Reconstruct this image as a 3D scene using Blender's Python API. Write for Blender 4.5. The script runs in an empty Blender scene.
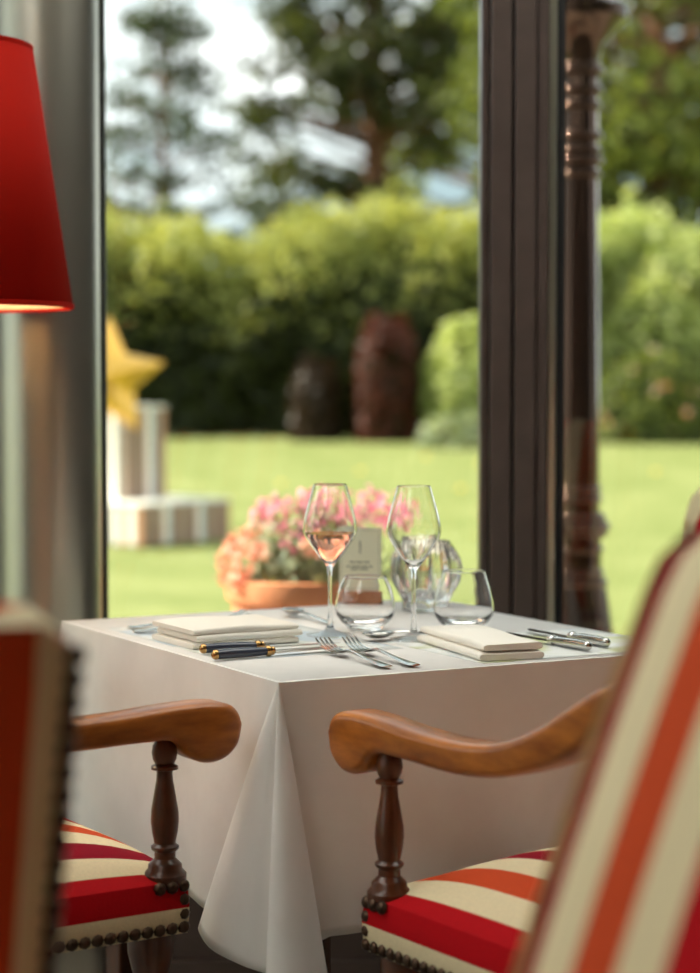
import bpy, bmesh, math, random
import numpy as np
from mathutils import Vector, Matrix

S = bpy.context.scene
COL = S.collection
rng = np.random.default_rng(7)
random.seed(7)
PI = math.pi

# ------------------------------------------------------------------ camera, world, sun, exposure
cam_d = bpy.data.cameras.new('camera')
cam = bpy.data.objects.new('camera', cam_d); COL.objects.link(cam)
cam.location = (0, 0, 1.14)
cam.rotation_euler = (PI / 2 - math.radians(2.834), 0, 0)
cam_d.sensor_fit = 'VERTICAL'; cam_d.sensor_height = 36.0; cam_d.sensor_width = 36.0
cam_d.lens = 2050 / 973 * 36.0
cam_d.clip_start = 0.05; cam_d.clip_end = 300
cam_d.dof.use_dof = True; cam_d.dof.focus_distance = 2.85; cam_d.dof.aperture_fstop = 2.7
S.camera = cam

S.view_settings.view_transform = 'Standard'; S.view_settings.look = 'None'
S.view_settings.gamma = 1.0; S.view_settings.use_curve_mapping = False
S.view_settings.exposure = 0.9
S.cycles.use_denoising = True
S.cycles.max_bounces = 14; S.cycles.transmission_bounces = 12; S.cycles.transparent_max_bounces = 24
S.cycles.diffuse_bounces = 5; S.cycles.glossy_bounces = 5
S.cycles.sample_clamp_indirect = 6.0
S.cycles.caustics_reflective = False

W = bpy.data.worlds.new('sky'); S.world = W; W.use_nodes = True
nt = W.node_tree; nt.nodes.clear()
def wn(t, **k):
    n = nt.nodes.new(t)
    for a, b in k.items(): setattr(n, a, b)
    return n
wo = wn('ShaderNodeOutputWorld'); bg = wn('ShaderNodeBackground')
tc = wn('ShaderNodeTexCoord'); mp = wn('ShaderNodeMapping'); mp.inputs['Scale'].default_value = (1, 1, 2.2)
nz = wn('ShaderNodeTexNoise'); nz.inputs['Scale'].default_value = 4.0; nz.inputs['Detail'].default_value = 7; nz.inputs['Roughness'].default_value = .55
cr = wn('ShaderNodeValToRGB')
cr.color_ramp.elements[0].position = .44; cr.color_ramp.elements[0].color = (.17, .225, .24, 1)
cr.color_ramp.elements[1].position = .70; cr.color_ramp.elements[1].color = (.96, .97, .95, 1)
nt.links.new(tc.outputs['Generated'], mp.inputs['Vector']); nt.links.new(mp.outputs['Vector'], nz.inputs['Vector'])
nt.links.new(nz.outputs['Fac'], cr.inputs['Fac']); nt.links.new(cr.outputs['Color'], bg.inputs['Color'])
bg.inputs['Strength'].default_value = 1.9
nt.links.new(bg.outputs['Background'], wo.inputs['Surface'])

def aim(o, d):  # light shining along d
    o.rotation_euler = Vector(d).to_track_quat('-Z', 'Y').to_euler()
sun_d = bpy.data.lights.new('sun', 'SUN'); sun_d.energy = 7.0; sun_d.angle = math.radians(1.2); sun_d.color = (1, .93, .78)
sun = bpy.data.objects.new('sun', sun_d); COL.objects.link(sun); sun.location = (-8, 4, 9); aim(sun, (.85, -.10, -.80))

CEIL = 2.75
def area(name, loc, d, sx, sy, power, color=(1, 1, 1), portal=False):
    l = bpy.data.lights.new(name, 'AREA'); l.shape = 'RECTANGLE'; l.size = sx; l.size_y = sy; l.energy = power; l.color = color
    if portal: l.cycles.is_portal = True
    o = bpy.data.objects.new(name, l); COL.objects.link(o); o.location = loc; aim(o, d); return o
area('window_portal', (.9, 4.02, 1.4), (0, -1, 0), 6.0, 2.5, 1, portal=True)
area('side_window_portal', (-2.27, .5, 1.4), (1, 0, 0), 6.6, 2.5, 1, portal=True)

# ------------------------------------------------------------------ helpers
def lin(r, g, b):
    f = lambda c: (c / 255 / 12.92) if c / 255 <= .04045 else ((c / 255 + .055) / 1.055) ** 2.4
    return (f(r), f(g), f(b), 1)

MATS = {}
def mat(name, col, rough=.5, metal=0, spec=.5, trans=0, ior=1.45, coat=0, sub=None, emis=None, estr=0):
    m = bpy.data.materials.new(name); m.use_nodes = True
    p = m.node_tree.nodes['Principled BSDF']
    p.inputs['Base Color'].default_value = col; p.inputs['Roughness'].default_value = rough
    p.inputs['Metallic'].default_value = metal; p.inputs['Specular IOR Level'].default_value = spec
    p.inputs['Transmission Weight'].default_value = trans; p.inputs['IOR'].default_value = ior
    p.inputs['Coat Weight'].default_value = coat; p.inputs['Coat Roughness'].default_value = .12
    if emis: p.inputs['Emission Color'].default_value = emis; p.inputs['Emission Strength'].default_value = estr
    MATS[name] = m
    return m
def nodes(m):
    n = m.node_tree.nodes; l = m.node_tree.links
    return n, l, n['Principled BSDF']
def noise_color(m, c1, c2, scale=5, detail=4, rough=.55, stretch=(1, 1, 1), lo=.35, hi=.65, bump=0, bscale=None, coord='Object', island=False):
    n, l, p = nodes(m)
    t = n.new('ShaderNodeTexCoord'); mpn = n.new('ShaderNodeMapping'); mpn.inputs['Scale'].default_value = stretch
    z = n.new('ShaderNodeTexNoise'); z.inputs['Scale'].default_value = scale; z.inputs['Detail'].default_value = detail; z.inputs['Roughness'].default_value = rough
    r = n.new('ShaderNodeValToRGB'); r.color_ramp.elements[0].position = lo; r.color_ramp.elements[1].position = hi
    r.color_ramp.elements[0].color = c1; r.color_ramp.elements[1].color = c2
    l.new(t.outputs[coord], mpn.inputs['Vector']); l.new(mpn.outputs['Vector'], z.inputs['Vector'])
    l.new(z.outputs['Fac'], r.inputs['Fac']); l.new(r.outputs['Color'], p.inputs['Base Color'])
    if bump:
        z2 = n.new('ShaderNodeTexNoise'); z2.inputs['Scale'].default_value = bscale or scale; z2.inputs['Detail'].default_value = 5
        l.new(mpn.outputs['Vector'], z2.inputs['Vector'])
        b = n.new('ShaderNodeBump'); b.inputs['Strength'].default_value = bump; b.inputs['Distance'].default_value = .01
        l.new(z2.outputs['Fac'], b.inputs['Height']); l.new(b.outputs['Normal'], p.inputs['Normal'])
    return m

def thin_glass(name, tint=(.97, .98, .97, 1), k=1.0):
    m = bpy.data.materials.new(name); m.use_nodes = True; n = m.node_tree.nodes; l = m.node_tree.links; n.clear()
    o = n.new('ShaderNodeOutputMaterial'); mx = n.new('ShaderNodeMixShader'); t = n.new('ShaderNodeBsdfTransparent'); g = n.new('ShaderNodeBsdfGlossy')
    f = n.new('ShaderNodeFresnel'); f.inputs['IOR'].default_value = 1.45; mu = n.new('ShaderNodeMath'); mu.operation = 'MULTIPLY'; mu.inputs[1].default_value = k; mu.use_clamp = True
    t.inputs['Color'].default_value = tint; g.inputs['Roughness'].default_value = .0
    l.new(f.outputs[0], mu.inputs[0]); l.new(mu.outputs[0], mx.inputs[0]); l.new(t.outputs[0], mx.inputs[1]); l.new(g.outputs[0], mx.inputs[2]); l.new(mx.outputs[0], o.inputs[0])
    MATS[name] = m; return m

def leaf_mat(name, c1, c2, trans=.45, tc=None):
    m = bpy.data.materials.new(name); m.use_nodes = True; n = m.node_tree.nodes; l = m.node_tree.links; p = n['Principled BSDF']; out = n['Material Output']
    g = n.new('ShaderNodeNewGeometry'); r = n.new('ShaderNodeValToRGB'); r.color_ramp.elements[0].color = c1; r.color_ramp.elements[1].color = c2
    l.new(g.outputs['Random Per Island'], r.inputs['Fac']); l.new(r.outputs['Color'], p.inputs['Base Color'])
    p.inputs['Roughness'].default_value = .5; p.inputs['Specular IOR Level'].default_value = .35
    t = n.new('ShaderNodeBsdfTranslucent'); mx = n.new('ShaderNodeMixShader'); mx.inputs[0].default_value = trans
    gm = n.new('ShaderNodeMixRGB'); gm.blend_type = 'MULTIPLY'; gm.inputs[0].default_value = 1; gm.inputs[2].default_value = tc or (1.5, 1.35, .7, 1)
    l.new(r.outputs['Color'], gm.inputs[1]); l.new(gm.outputs[0], t.inputs['Color'])
    l.new(p.outputs[0], mx.inputs[1]); l.new(t.outputs[0], mx.inputs[2]); l.new(mx.outputs[0], out.inputs[0])
    MATS[name] = m; return m

class MB:
    def __init__(s): s.v = []; s.f = []; s.a = []
    def add(s, vs, fs, at=None):
        o = len(s.v); s.v += [tuple(x) for x in vs]; s.f += [tuple(i + o for i in f) for f in fs]
        s.a += list(at) if at is not None else [0.0] * len(vs)
    def box(s, x0, x1, y0, y1, z0, z1):
        v = [(x, y, z) for x in (x0, x1) for y in (y0, y1) for z in (z0, z1)]
        s.add(v, [(0, 1, 3, 2), (4, 6, 7, 5), (0, 4, 5, 1), (2, 3, 7, 6), (0, 2, 6, 4), (1, 5, 7, 3)])
        return s
    def lathe(s, prof, seg=20, c=(0, 0, 0), mod=None):
        vs = []; n = len(prof)
        for i in range(seg):
            t = 2 * PI * i / seg
            for r, z in prof:
                rr = r if mod is None else mod(r, z, t)
                vs.append((c[0] + rr * math.cos(t), c[1] + rr * math.sin(t), c[2] + z))
        fs = [(i * n + j, ((i + 1) % seg) * n + j, ((i + 1) % seg) * n + j + 1, i * n + j + 1) for i in range(seg) for j in range(n - 1)]
        s.add(vs, fs); return s
    def tube(s, pts, rad, seg=8, caps=True):
        pts = [Vector(p) for p in pts]; n = len(pts)
        if not hasattr(rad, '__len__'): rad = [rad] * n
        vs = []; up = Vector((0, 0, 1))
        for i, p in enumerate(pts):
            d = (pts[min(i + 1, n - 1)] - pts[max(i - 1, 0)]).normalized()
            a = d.cross(up if abs(d.z) < .95 else Vector((1, 0, 0))).normalized(); b = d.cross(a)
            for k in range(seg):
                t = 2 * PI * k / seg; vs.append(p + (a * math.cos(t) + b * math.sin(t)) * rad[i])
        fs = [(i * seg + k, i * seg + (k + 1) % seg, (i + 1) * seg + (k + 1) % seg, (i + 1) * seg + k) for i in range(n - 1) for k in range(seg)]
        if caps: fs += [tuple(range(seg))[::-1], tuple((n - 1) * seg + k for k in range(seg))]
        s.add(vs, fs); return s
    def ball(s, c, r, seg=10, rings=6, sz=1):
        return s.lathe([(max(r * math.sin(PI * j / rings), 1e-5), -sz * r * math.cos(PI * j / rings)) for j in range(rings + 1)], seg, c)
    def build(s, name, m=None, parent=None, smooth=True, attr=None, bevel=0, angle=40):
        me = bpy.data.meshes.new(name); me.from_pydata(s.v, [], s.f)
        if attr:
            a = me.attributes.new(attr, 'FLOAT', 'POINT'); a.data.foreach_set('value', s.a)
        bm = bmesh.new(); bm.from_mesh(me)
        bmesh.ops.recalc_face_normals(bm, faces=bm.faces)
        if bevel:
            bmesh.ops.bevel(bm, geom=[e for e in bm.edges if len(e.link_faces) == 2 and e.calc_face_angle(0) > .6], offset=bevel, segments=2, profile=.5, affect='EDGES')
        bm.to_mesh(me); bm.free()
        if smooth:
            me.polygons.foreach_set('use_smooth', [True] * len(me.polygons))
            me.set_sharp_from_angle(angle=math.radians(angle))
        if m: me.materials.append(MATS[m] if isinstance(m, str) else m)
        o = bpy.data.objects.new(name, me); COL.objects.link(o)
        if parent: o.parent = parent
        return o

def tag(o, label=None, cat=None, group=None, kind=None):
    if label: o['label'] = label
    if cat: o['category'] = cat
    if group: o['group'] = group
    if kind: o['kind'] = kind
    return o
def empty(name, loc=(0, 0, 0), rz=0, **k):
    o = bpy.data.objects.new(name, None); COL.objects.link(o); o.empty_display_size = .1
    o.location = loc; o.rotation_euler = (0, 0, rz); return tag(o, **k)
def copy_tree(o, parent=None):
    c = o.copy(); COL.objects.link(c); c.parent = parent
    for ch in list(o.children): copy_tree(ch, c)
    return c
def put(o, loc, rz=0):
    o.location = loc; o.rotation_euler = (0, 0, rz); return o
def catmull(P, k):
    P = [Vector(p) for p in P]; out = []
    for i in range(len(P) - 1):
        p0, p1, p2, p3 = P[max(i - 1, 0)], P[i], P[i + 1], P[min(i + 2, len(P) - 1)]
        for j in range(k):
            t = j / k
            out.append(.5 * ((2 * p1) + (p2 - p0) * t + (2 * p0 - 5 * p1 + 4 * p2 - p3) * t * t + (3 * p1 - p0 - 3 * p2 + p3) * t ** 3))
    out.append(P[-1]); return out

# ------------------------------------------------------------------ materials
noise_color(mat('floor_stone', (.5, .5, .5, 1), .35), lin(140, 136, 126), lin(160, 156, 146), 3, bump=.05)
mat('plaster', lin(70, 44, 36), .7)
mat('ceiling_white', lin(190, 182, 170), .8)
noise_color(mat('frame_brown', lin(66, 56, 52), .38, spec=.5), lin(74, 62, 57), lin(84, 71, 66), 12)
mat('gasket', lin(16, 15, 15), .6)
mat('bead_dark', lin(104, 100, 84), .35, metal=.8)
mat('bead_metal', lin(200, 198, 180), .28, metal=.85)
mat('column_paint', lin(190, 187, 176), .34, metal=.95)
thin_glass('pane_glass')
mat('clear_glass', (1, 1, 1, 1), 0, trans=1, ior=1.45, spec=.5)
mat('crystal', (.98, .985, .98, 1), .01, trans=1, ior=1.5)
mat('peach_tint', (1, .34, .18, 1), 0, trans=1, ior=1.33)
noise_color(mat('cloth', lin(238, 235, 232), .55, spec=.5), lin(234, 231, 228), lin(242, 239, 236), 8, bump=.12, bscale=9)
mat('napkin_cloth', lin(240, 234, 224), .8, spec=.2)
noise_color(mat('arm_wood', lin(110, 62, 28), .32, coat=.2), lin(118, 58, 14), lin(192, 114, 40), 9, 6, .6, (6, 1, 4), .3, .7, bump=.06)
noise_color(mat('turned_wood', lin(80, 42, 22), .34, coat=.3), lin(54, 24, 9), lin(100, 50, 20), 14, 6, .6, (3, 3, 1), .3, .7)
mat('nail_brass', lin(74, 56, 44), .36, metal=.85)
mat('shade_inner', lin(245, 225, 195), .7)
mat('lamp_metal', lin(60, 54, 50), .3, metal=.9)
mat('silver', lin(205, 203, 198), .16, metal=1)
mat('brass', lin(190, 150, 95), .22, metal=1)
mat('dark_handle', lin(48, 54, 72), .25, spec=.6, coat=.4)
noise_color(mat('block_wood', lin(150, 88, 45), .45), lin(134, 76, 38), lin(168, 104, 58), 12, 5, .6, (1, 8, 8))
mat('card_paper', lin(226, 222, 200), .8)
def paper_glow():
    m = MATS['card_paper']; n, l, p = nodes(m); t = n.new('ShaderNodeBsdfTranslucent'); t.inputs['Color'].default_value = lin(236, 232, 206)
    mx = n.new('ShaderNodeMixShader'); mx.inputs[0].default_value = .5; l.new(p.outputs[0], mx.inputs[1]); l.new(t.outputs[0], mx.inputs[2]); l.new(mx.outputs[0], n['Material Output'].inputs[0])
paper_glow()
mat('ink', lin(128, 128, 114), .7)
mat('cast_iron', lin(74, 56, 47), .15, metal=.85)
noise_color(mat('terracotta', lin(205, 112, 66), .75), lin(214, 126, 80), lin(238, 158, 112), 6)
noise_color(mat('pedestal_stone', lin(170, 160, 145), .85), lin(150, 142, 128), lin(184, 174, 158), 8)
mat('soil', lin(50, 38, 28), .9)
mat('gold_foil', lin(240, 186, 92), .28, metal=1)
mat('plank_white', lin(235, 230, 222), .6)
mat('plank_brown', lin(172, 130, 102), .7)
mat('plank_grey', lin(120, 116, 108), .7)
mat('box_core', lin(60, 52, 46), .8)
mat('plinth_top', lin(228, 224, 214), .7)
noise_color(mat('lawn', lin(120, 150, 60), .9, spec=.1), lin(106, 116, 64), lin(132, 137, 86), 1.2, 8, .7, bump=.5, bscale=40)
noise_color(mat('paving', lin(180, 172, 158), .85), lin(168, 160, 146), lin(190, 182, 168), 4)
mat('bulb', (1, .8, .5, 1), .4, emis=(1, .72, .42, 1), estr=40)
mat('petal_yellow', lin(236, 196, 60), .7)
noise_color(mat('bark', lin(96, 66, 46), .9), lin(70, 46, 32), lin(134, 92, 62), 6, 5, .6, (4, 4, 1), bump=.4)
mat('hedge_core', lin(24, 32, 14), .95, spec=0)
leaf_mat('leaf_hedge_shade', lin(34, 41, 16), lin(70, 78, 31))  # shade on the hedge face put into a darker leaf colour
leaf_mat('leaf_hedge_lit', lin(132, 142, 70), lin(190, 191, 112), .45, (1.35, 1.25, .85, 1))  # sun on the hedge put into a lighter leaf colour
leaf_mat('leaf_rust', lin(40, 30, 14), lin(68, 46, 22), .35)
leaf_mat('leaf_reflection', lin(56, 26, 14), lin(106, 52, 28), .35, (1.3, .9, .7, 1))
leaf_mat('leaf_bright', lin(150, 164, 86), lin(206, 212, 150), .5, (1.3, 1.25, .85, 1))
leaf_mat('leaf_conifer', lin(32, 40, 20), lin(82, 90, 42), .35)
leaf_mat('leaf_sparse', lin(48, 58, 44), lin(94, 104, 80), .35, (1.2, 1.2, .9, 1))
leaf_mat('leaf_right', lin(44, 58, 24), lin(136, 148, 72), .45)
leaf_mat('leaf_geranium', lin(92, 110, 74), lin(176, 186, 154))
leaf_mat('petal_pink', lin(236, 130, 160), lin(250, 196, 212), .35, (1.1, .95, 1, 1))
leaf_mat('petal_orange', lin(234, 146, 104), lin(252, 226, 206), .35, (1.1, .95, .9, 1))

def cloth_red_shade():
    m = bpy.data.materials.new('shade_red'); m.use_nodes = True; n = m.node_tree.nodes; l = m.node_tree.links; p = n['Principled BSDF']; out = n['Material Output']
    p.inputs['Base Color'].default_value = lin(190, 28, 13); p.inputs['Roughness'].default_value = .9; p.inputs['Specular IOR Level'].default_value = .15
    t = n.new('ShaderNodeBsdfTranslucent'); t.inputs['Color'].default_value = lin(214, 46, 24); mx = n.new('ShaderNodeMixShader'); mx.inputs[0].default_value = .35
    l.new(p.outputs[0], mx.inputs[1]); l.new(t.outputs[0], mx.inputs[2]); l.new(mx.outputs[0], out.inputs[0]); MATS['shade_red'] = m
cloth_red_shade()

CREAM, REDC, ORANGE, CRIM = lin(228, 211, 174), lin(178, 8, 20), lin(200, 74, 36), lin(138, 6, 32)
def stripes(name):
    m = mat(name, CREAM, .85, spec=.15); n, l, p = nodes(m)
    a = n.new('ShaderNodeAttribute'); a.attribute_name = 'stripe'
    P = .283
    d = n.new('ShaderNodeMath'); d.operation = 'DIVIDE'; d.inputs[1].default_value = P
    f = n.new('ShaderNodeMath'); f.operation = 'FRACT'
    r = n.new('ShaderNodeValToRGB'); r.color_ramp.interpolation = 'CONSTANT'
    st = [(0, REDC), (.029, CREAM), (.074, ORANGE), (.119, CREAM), (.164, CRIM), (.209, CREAM), (.254, REDC)]
    e = r.color_ramp.elements; e[0].position = 0; e[0].color = REDC; e[1].position = st[1][0] / P; e[1].color = CREAM
    for x, c in st[2:]:
        q = e.new(x / P); q.color = c
    l.new(a.outputs['Fac'], d.inputs[0]); l.new(d.outputs[0], f.inputs[0]); l.new(f.outputs[0], r.inputs['Fac'])
    t = n.new('ShaderNodeTexCoord'); z = n.new('ShaderNodeTexNoise'); z.inputs['Scale'].default_value = 260; z.inputs['Detail'].default_value = 3
    l.new(t.outputs['Object'], z.inputs['Vector'])
    mr = n.new('ShaderNodeMapRange'); mr.inputs['To Min'].default_value = .86; mr.inputs['To Max'].default_value = 1.08; l.new(z.outputs['Fac'], mr.inputs['Value'])
    mm = n.new('ShaderNodeMixRGB'); mm.blend_type = 'MULTIPLY'; mm.inputs[0].default_value = 1
    l.new(r.outputs['Color'], mm.inputs[1]); l.new(mr.outputs[0], mm.inputs[2]); l.new(mm.outputs[0], p.inputs['Base Color'])
    b = n.new('ShaderNodeBump'); b.inputs['Strength'].default_value = .15; b.inputs['Distance'].default_value = .002
    l.new(z.outputs['Fac'], b.inputs['Height']); l.new(b.outputs['Normal'], p.inputs['Normal'])
stripes('stripe_fabric')

def placemat_mat(name, c, seed):
    m = mat(name, lin(226, 230, 232), .6); n, l, p = nodes(m)
    t = n.new('ShaderNodeTexCoord'); mpn = n.new('ShaderNodeMapping'); mpn.inputs['Location'].default_value = (seed, seed * .7, 0)
    z = n.new('ShaderNodeTexNoise'); z.inputs['Scale'].default_value = 7; z.inputs['Detail'].default_value = 6; z.inputs['Distortion'].default_value = .8
    r = n.new('ShaderNodeValToRGB'); e = r.color_ramp.elements
    e[0].position = .40; e[0].color = c[0]; e[1].position = .52; e[1].color = lin(230, 232, 230)
    for pos, cc in ((.60, lin(228, 230, 226)), (.66, c[1]), (.74, lin(224, 226, 214))):
        q = e.new(pos); q.color = cc
    l.new(t.outputs['Object'], mpn.inputs['Vector']); l.new(mpn.outputs['Vector'], z.inputs['Vector']); l.new(z.outputs['Fac'], r.inputs['Fac']); l.new(r.outputs['Color'], p.inputs['Base Color'])
placemat_mat('print_blue', (lin(200, 214, 224), lin(214, 218, 208)), 1.3)
placemat_mat('print_green', (lin(196, 200, 150), lin(206, 212, 214)), 4.1)

# ------------------------------------------------------------------ room shell
XL, XR, YB, YW = -2.25, 4.2, -3.2, 3.95
tag(MB().box(XL - .05, XR + .1, YB - .1, YW + .1, -.15, 0).build('floor', 'floor_stone', smooth=False), 'pale stone floor of the dining room', kind='structure')
# unseen roof added to light the room: opal panels between brown bars, sun-blocking eaves
def opal():
    m = bpy.data.materials.new('fill_panel'); m.use_nodes = True; n = m.node_tree.nodes; l = m.node_tree.links; n.clear()
    o = n.new('ShaderNodeOutputMaterial'); mx = n.new('ShaderNodeMixShader'); mx.inputs[0].default_value = .95
    d = n.new('ShaderNodeBsdfDiffuse'); t = n.new('ShaderNodeBsdfTranslucent'); d.inputs[0].default_value = (.9, .9, .9, 1); t.inputs[0].default_value = (.93, .94, .95, 1)
    l.new(d.outputs[0], mx.inputs[1]); l.new(t.outputs[0], mx.inputs[2]); l.new(mx.outputs[0], o.inputs[0]); MATS['fill_panel'] = m
opal()
ce = empty('ceiling', (0, 0, CEIL), label='unseen roof with opal panels added for soft light and deep sun-blocking eaves', kind='structure')
for e in ((-4.6, XL, YB - .3, 4.5), (XR, XR + .3, YB - .3, 4.5), (XL, XR, YW, 4.5), (XL, XR, YB - .3, YB)):
    MB().box(*e, 0, .16).build('sun_block_eave', 'ceiling_white', ce, False)  # overhang added out of view to keep direct sun off the table
for i in range(5):
    for j in range(5):
        x0 = XL + (XR - XL) * i / 5; x1 = XL + (XR - XL) * (i + 1) / 5; y0 = YB + (YW - YB) * j / 5; y1 = YB + (YW - YB) * (j + 1) / 5
        q = MB(); q.add([(x0, y0, .05), (x1, y0, .05), (x1, y1, .05), (x0, y1, .05)], [(0, 1, 2, 3)]); q.build('unseen_roof_panel', 'fill_panel' if (j == 4 and i < 3) or (j in (2, 3) and i == 0) else 'ceiling_white', ce, False)  # opal bays chosen to steer added light onto the table, the rest solid
for i in range(1, 5):
    x0 = XL + (XR - XL) * i / 5; MB().box(x0 - .03, x0 + .03, YB, YW, 0, .12).build('roof_bar', 'frame_brown', ce, False)
    y0 = YB + (YW - YB) * i / 5; MB().box(XL, XR, y0 - .03, y0 + .03, .01, .11).build('roof_bar', 'frame_brown', ce, False)
tag(MB().box(XR, XR + .12, YB, YW + .1, 0, CEIL).build('wall_right', 'plaster', smooth=False), 'plain plaster side wall', kind='structure')
tag(MB().box(XL, XR, YB - .12, YB, 0, CEIL).build('wall_back', 'plaster', smooth=False), 'plain plaster wall behind the viewpoint', kind='structure')
tag(MB().box(XL - .12, XL, YB, -2.9, 0, CEIL).build('wall_left', 'plaster', smooth=False), 'plain plaster wall beside the side windows', kind='structure')

def window(n, x0, x1, label, left_frame=.05, right_frame=.05, left_parts=None):
    """one glazed bay of the front window wall: bottom rail, top rail, side stiles, pane"""
    w = empty('window_%d' % n, ((x0 + x1) / 2, YW, 0), label=label, kind='structure')
    cx = (x0 + x1) / 2; a, b = x0 - cx, x1 - cx
    MB().box(a, b, -.04, .06, .03, .25).build('bottom_rail', 'frame_brown', w, False, bevel=.004)
    MB().box(a, b, -.05, .07, 0, .03).build('sill', 'frame_brown', w, False)
    MB().box(a, b, -.04, .06, 2.5, CEIL).build('top_rail', 'frame_brown', w, False)
    MB().box(a + left_frame, b - right_frame, .005, .013, .25, 2.5).build('pane', 'pane_glass', w, False)
    return w, a, b
# bay left of the column, main bay, right bay, far right bay
w3, a, b = window(3, XL, -.66, 'window bay left of the round column')
MB().box(a, a + .05, -.04, .06, .25, 2.5).build('stile', 'frame_brown', w3, False); MB().box(b - .05, b, -.04, .06, .25, 2.5).build('stile', 'frame_brown', w3, False)
w1, a, b = window(1, -.501, .2495, 'large garden window behind the table, left of the brown mullion', .03, .0)
MB().box(a, a + .018, -.035, .05, .25, 2.5).build('stile', 'frame_brown', w1, False, bevel=.003)
MB().box(a + .018, a + .026, -.02, .03, .25, 2.5).build('glazing_bead', 'bead_dark', w1, False)
MB().box(a + .026, a + .031, -.014, .024, .25, 2.5).build('gasket', 'gasket', w1, False)
w2, a, b = window(2, .41, 2.2, 'garden window right of the brown mullion, lamp post behind it', .0, .05)
MB().box(b - .05, b, -.04, .06, .25, 2.5).build('stile', 'frame_brown', w2, False)
w4, a, b = window(4, 2.2, XR, 'garden window bay at the far right corner')
MB().box(a, a + .05, -.04, .06, .25, 2.5).build('stile', 'frame_brown', w4, False); MB().box(b - .05, b, -.04, .06, .25, 2.5).build('stile', 'frame_brown', w4, False)
# the brown mullion between bay 1 and 2: two stiles with grooves, a bright bead and a black gasket
mu = empty('trim_1', (.25, YW, 0), label='dark brown aluminium window mullion with vertical grooves', kind='structure')
def strip(n, x0, x1, y0, y1, m, bev=.003): MB().box(x0, x1, y0, y1, 0, CEIL).build(n, m, mu, False, bevel=bev)
strip('frame_edge', .0, .0155, -.018, .06, 'frame_brown')
strip('stile', .0170, .0565, -.045, .07, 'frame_brown')
strip('groove', .0560, .0630, -.020, .06, 'gasket', 0)
strip('stile', .0625, .1030, -.045, .07, 'frame_brown')
strip('groove', .1025, .1050, -.030, .06, 'gasket', 0)
strip('frame_edge', .1045, .1270, -.038, .07, 'frame_brown')
strip('glazing_bead', .1270, .1440, -.028, .05, 'bead_metal')
strip('gasket', .1440, .1600, -.020, .03, 'gasket', 0)
# side window wall
for k in range(5):
    y0 = -2.8625 + k * 1.3625
    w = empty('window_%d' % (5 + k), (XL, y0 + .681, 0), label='floor-to-ceiling side window, bay %s from the back' % ('first', 'second', 'third', 'fourth', 'fifth')[k], kind='structure')
    MB().box(-.05, .04, -.681, .681, 0, .2).build('bottom_rail', 'frame_brown', w, False)
    MB().box(-.05, .04, -.681, .681, 2.5, CEIL).build('top_rail', 'frame_brown', w, False)
    for s in (-.681, .631): MB().box(-.05, .04, s, s + .05, .2, 2.5).build('stile', 'frame_brown', w, False)
    MB().box(-.008, 0, -.631, .631, .2, 2.5).build('pane', 'pane_glass', w, False)
# round column
c = MB().lathe([(.001, 0), (.100, 0), (.100, CEIL), (.001, CEIL)], 64, (-.568, 3.85, 0)).build('round_column', 'column_paint')
tag(c, 'glossy dark round steel column left of the window', kind='structure')

# ------------------------------------------------------------------ table and cloth
A = Vector((-.0937, 2.669)); EA = Vector((-.480, .877)).normalized(); EB = Vector((EA.y, -EA.x))
LA, LB, TZ = .795, .70, .750
def tw(a, b, z=TZ): p = A + EA * a + EB * b; return (p.x, p.y, z)
TROT = math.atan2(EB.y, EB.x)
tbl = empty('dining_table', tw(LA / 2, LB / 2, 0), TROT, label='wooden dining table hidden under the white tablecloth', cat='table')
MB().box(-LB / 2 + .004, LB / 2 - .004, -LA / 2 + .004, LA / 2 - .004, .715, .7465).build('tabletop', 'turned_wood', tbl, False, bevel=.004)
for sx in (-1, 1):
    for sy in (-1, 1):
        MB().box(sx * .27 - .03, sx * .27 + .03, sy * .31 - .03, sy * .31 + .03, 0, .715).build('leg', 'turned_wood', tbl, False, bevel=.004)

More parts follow.
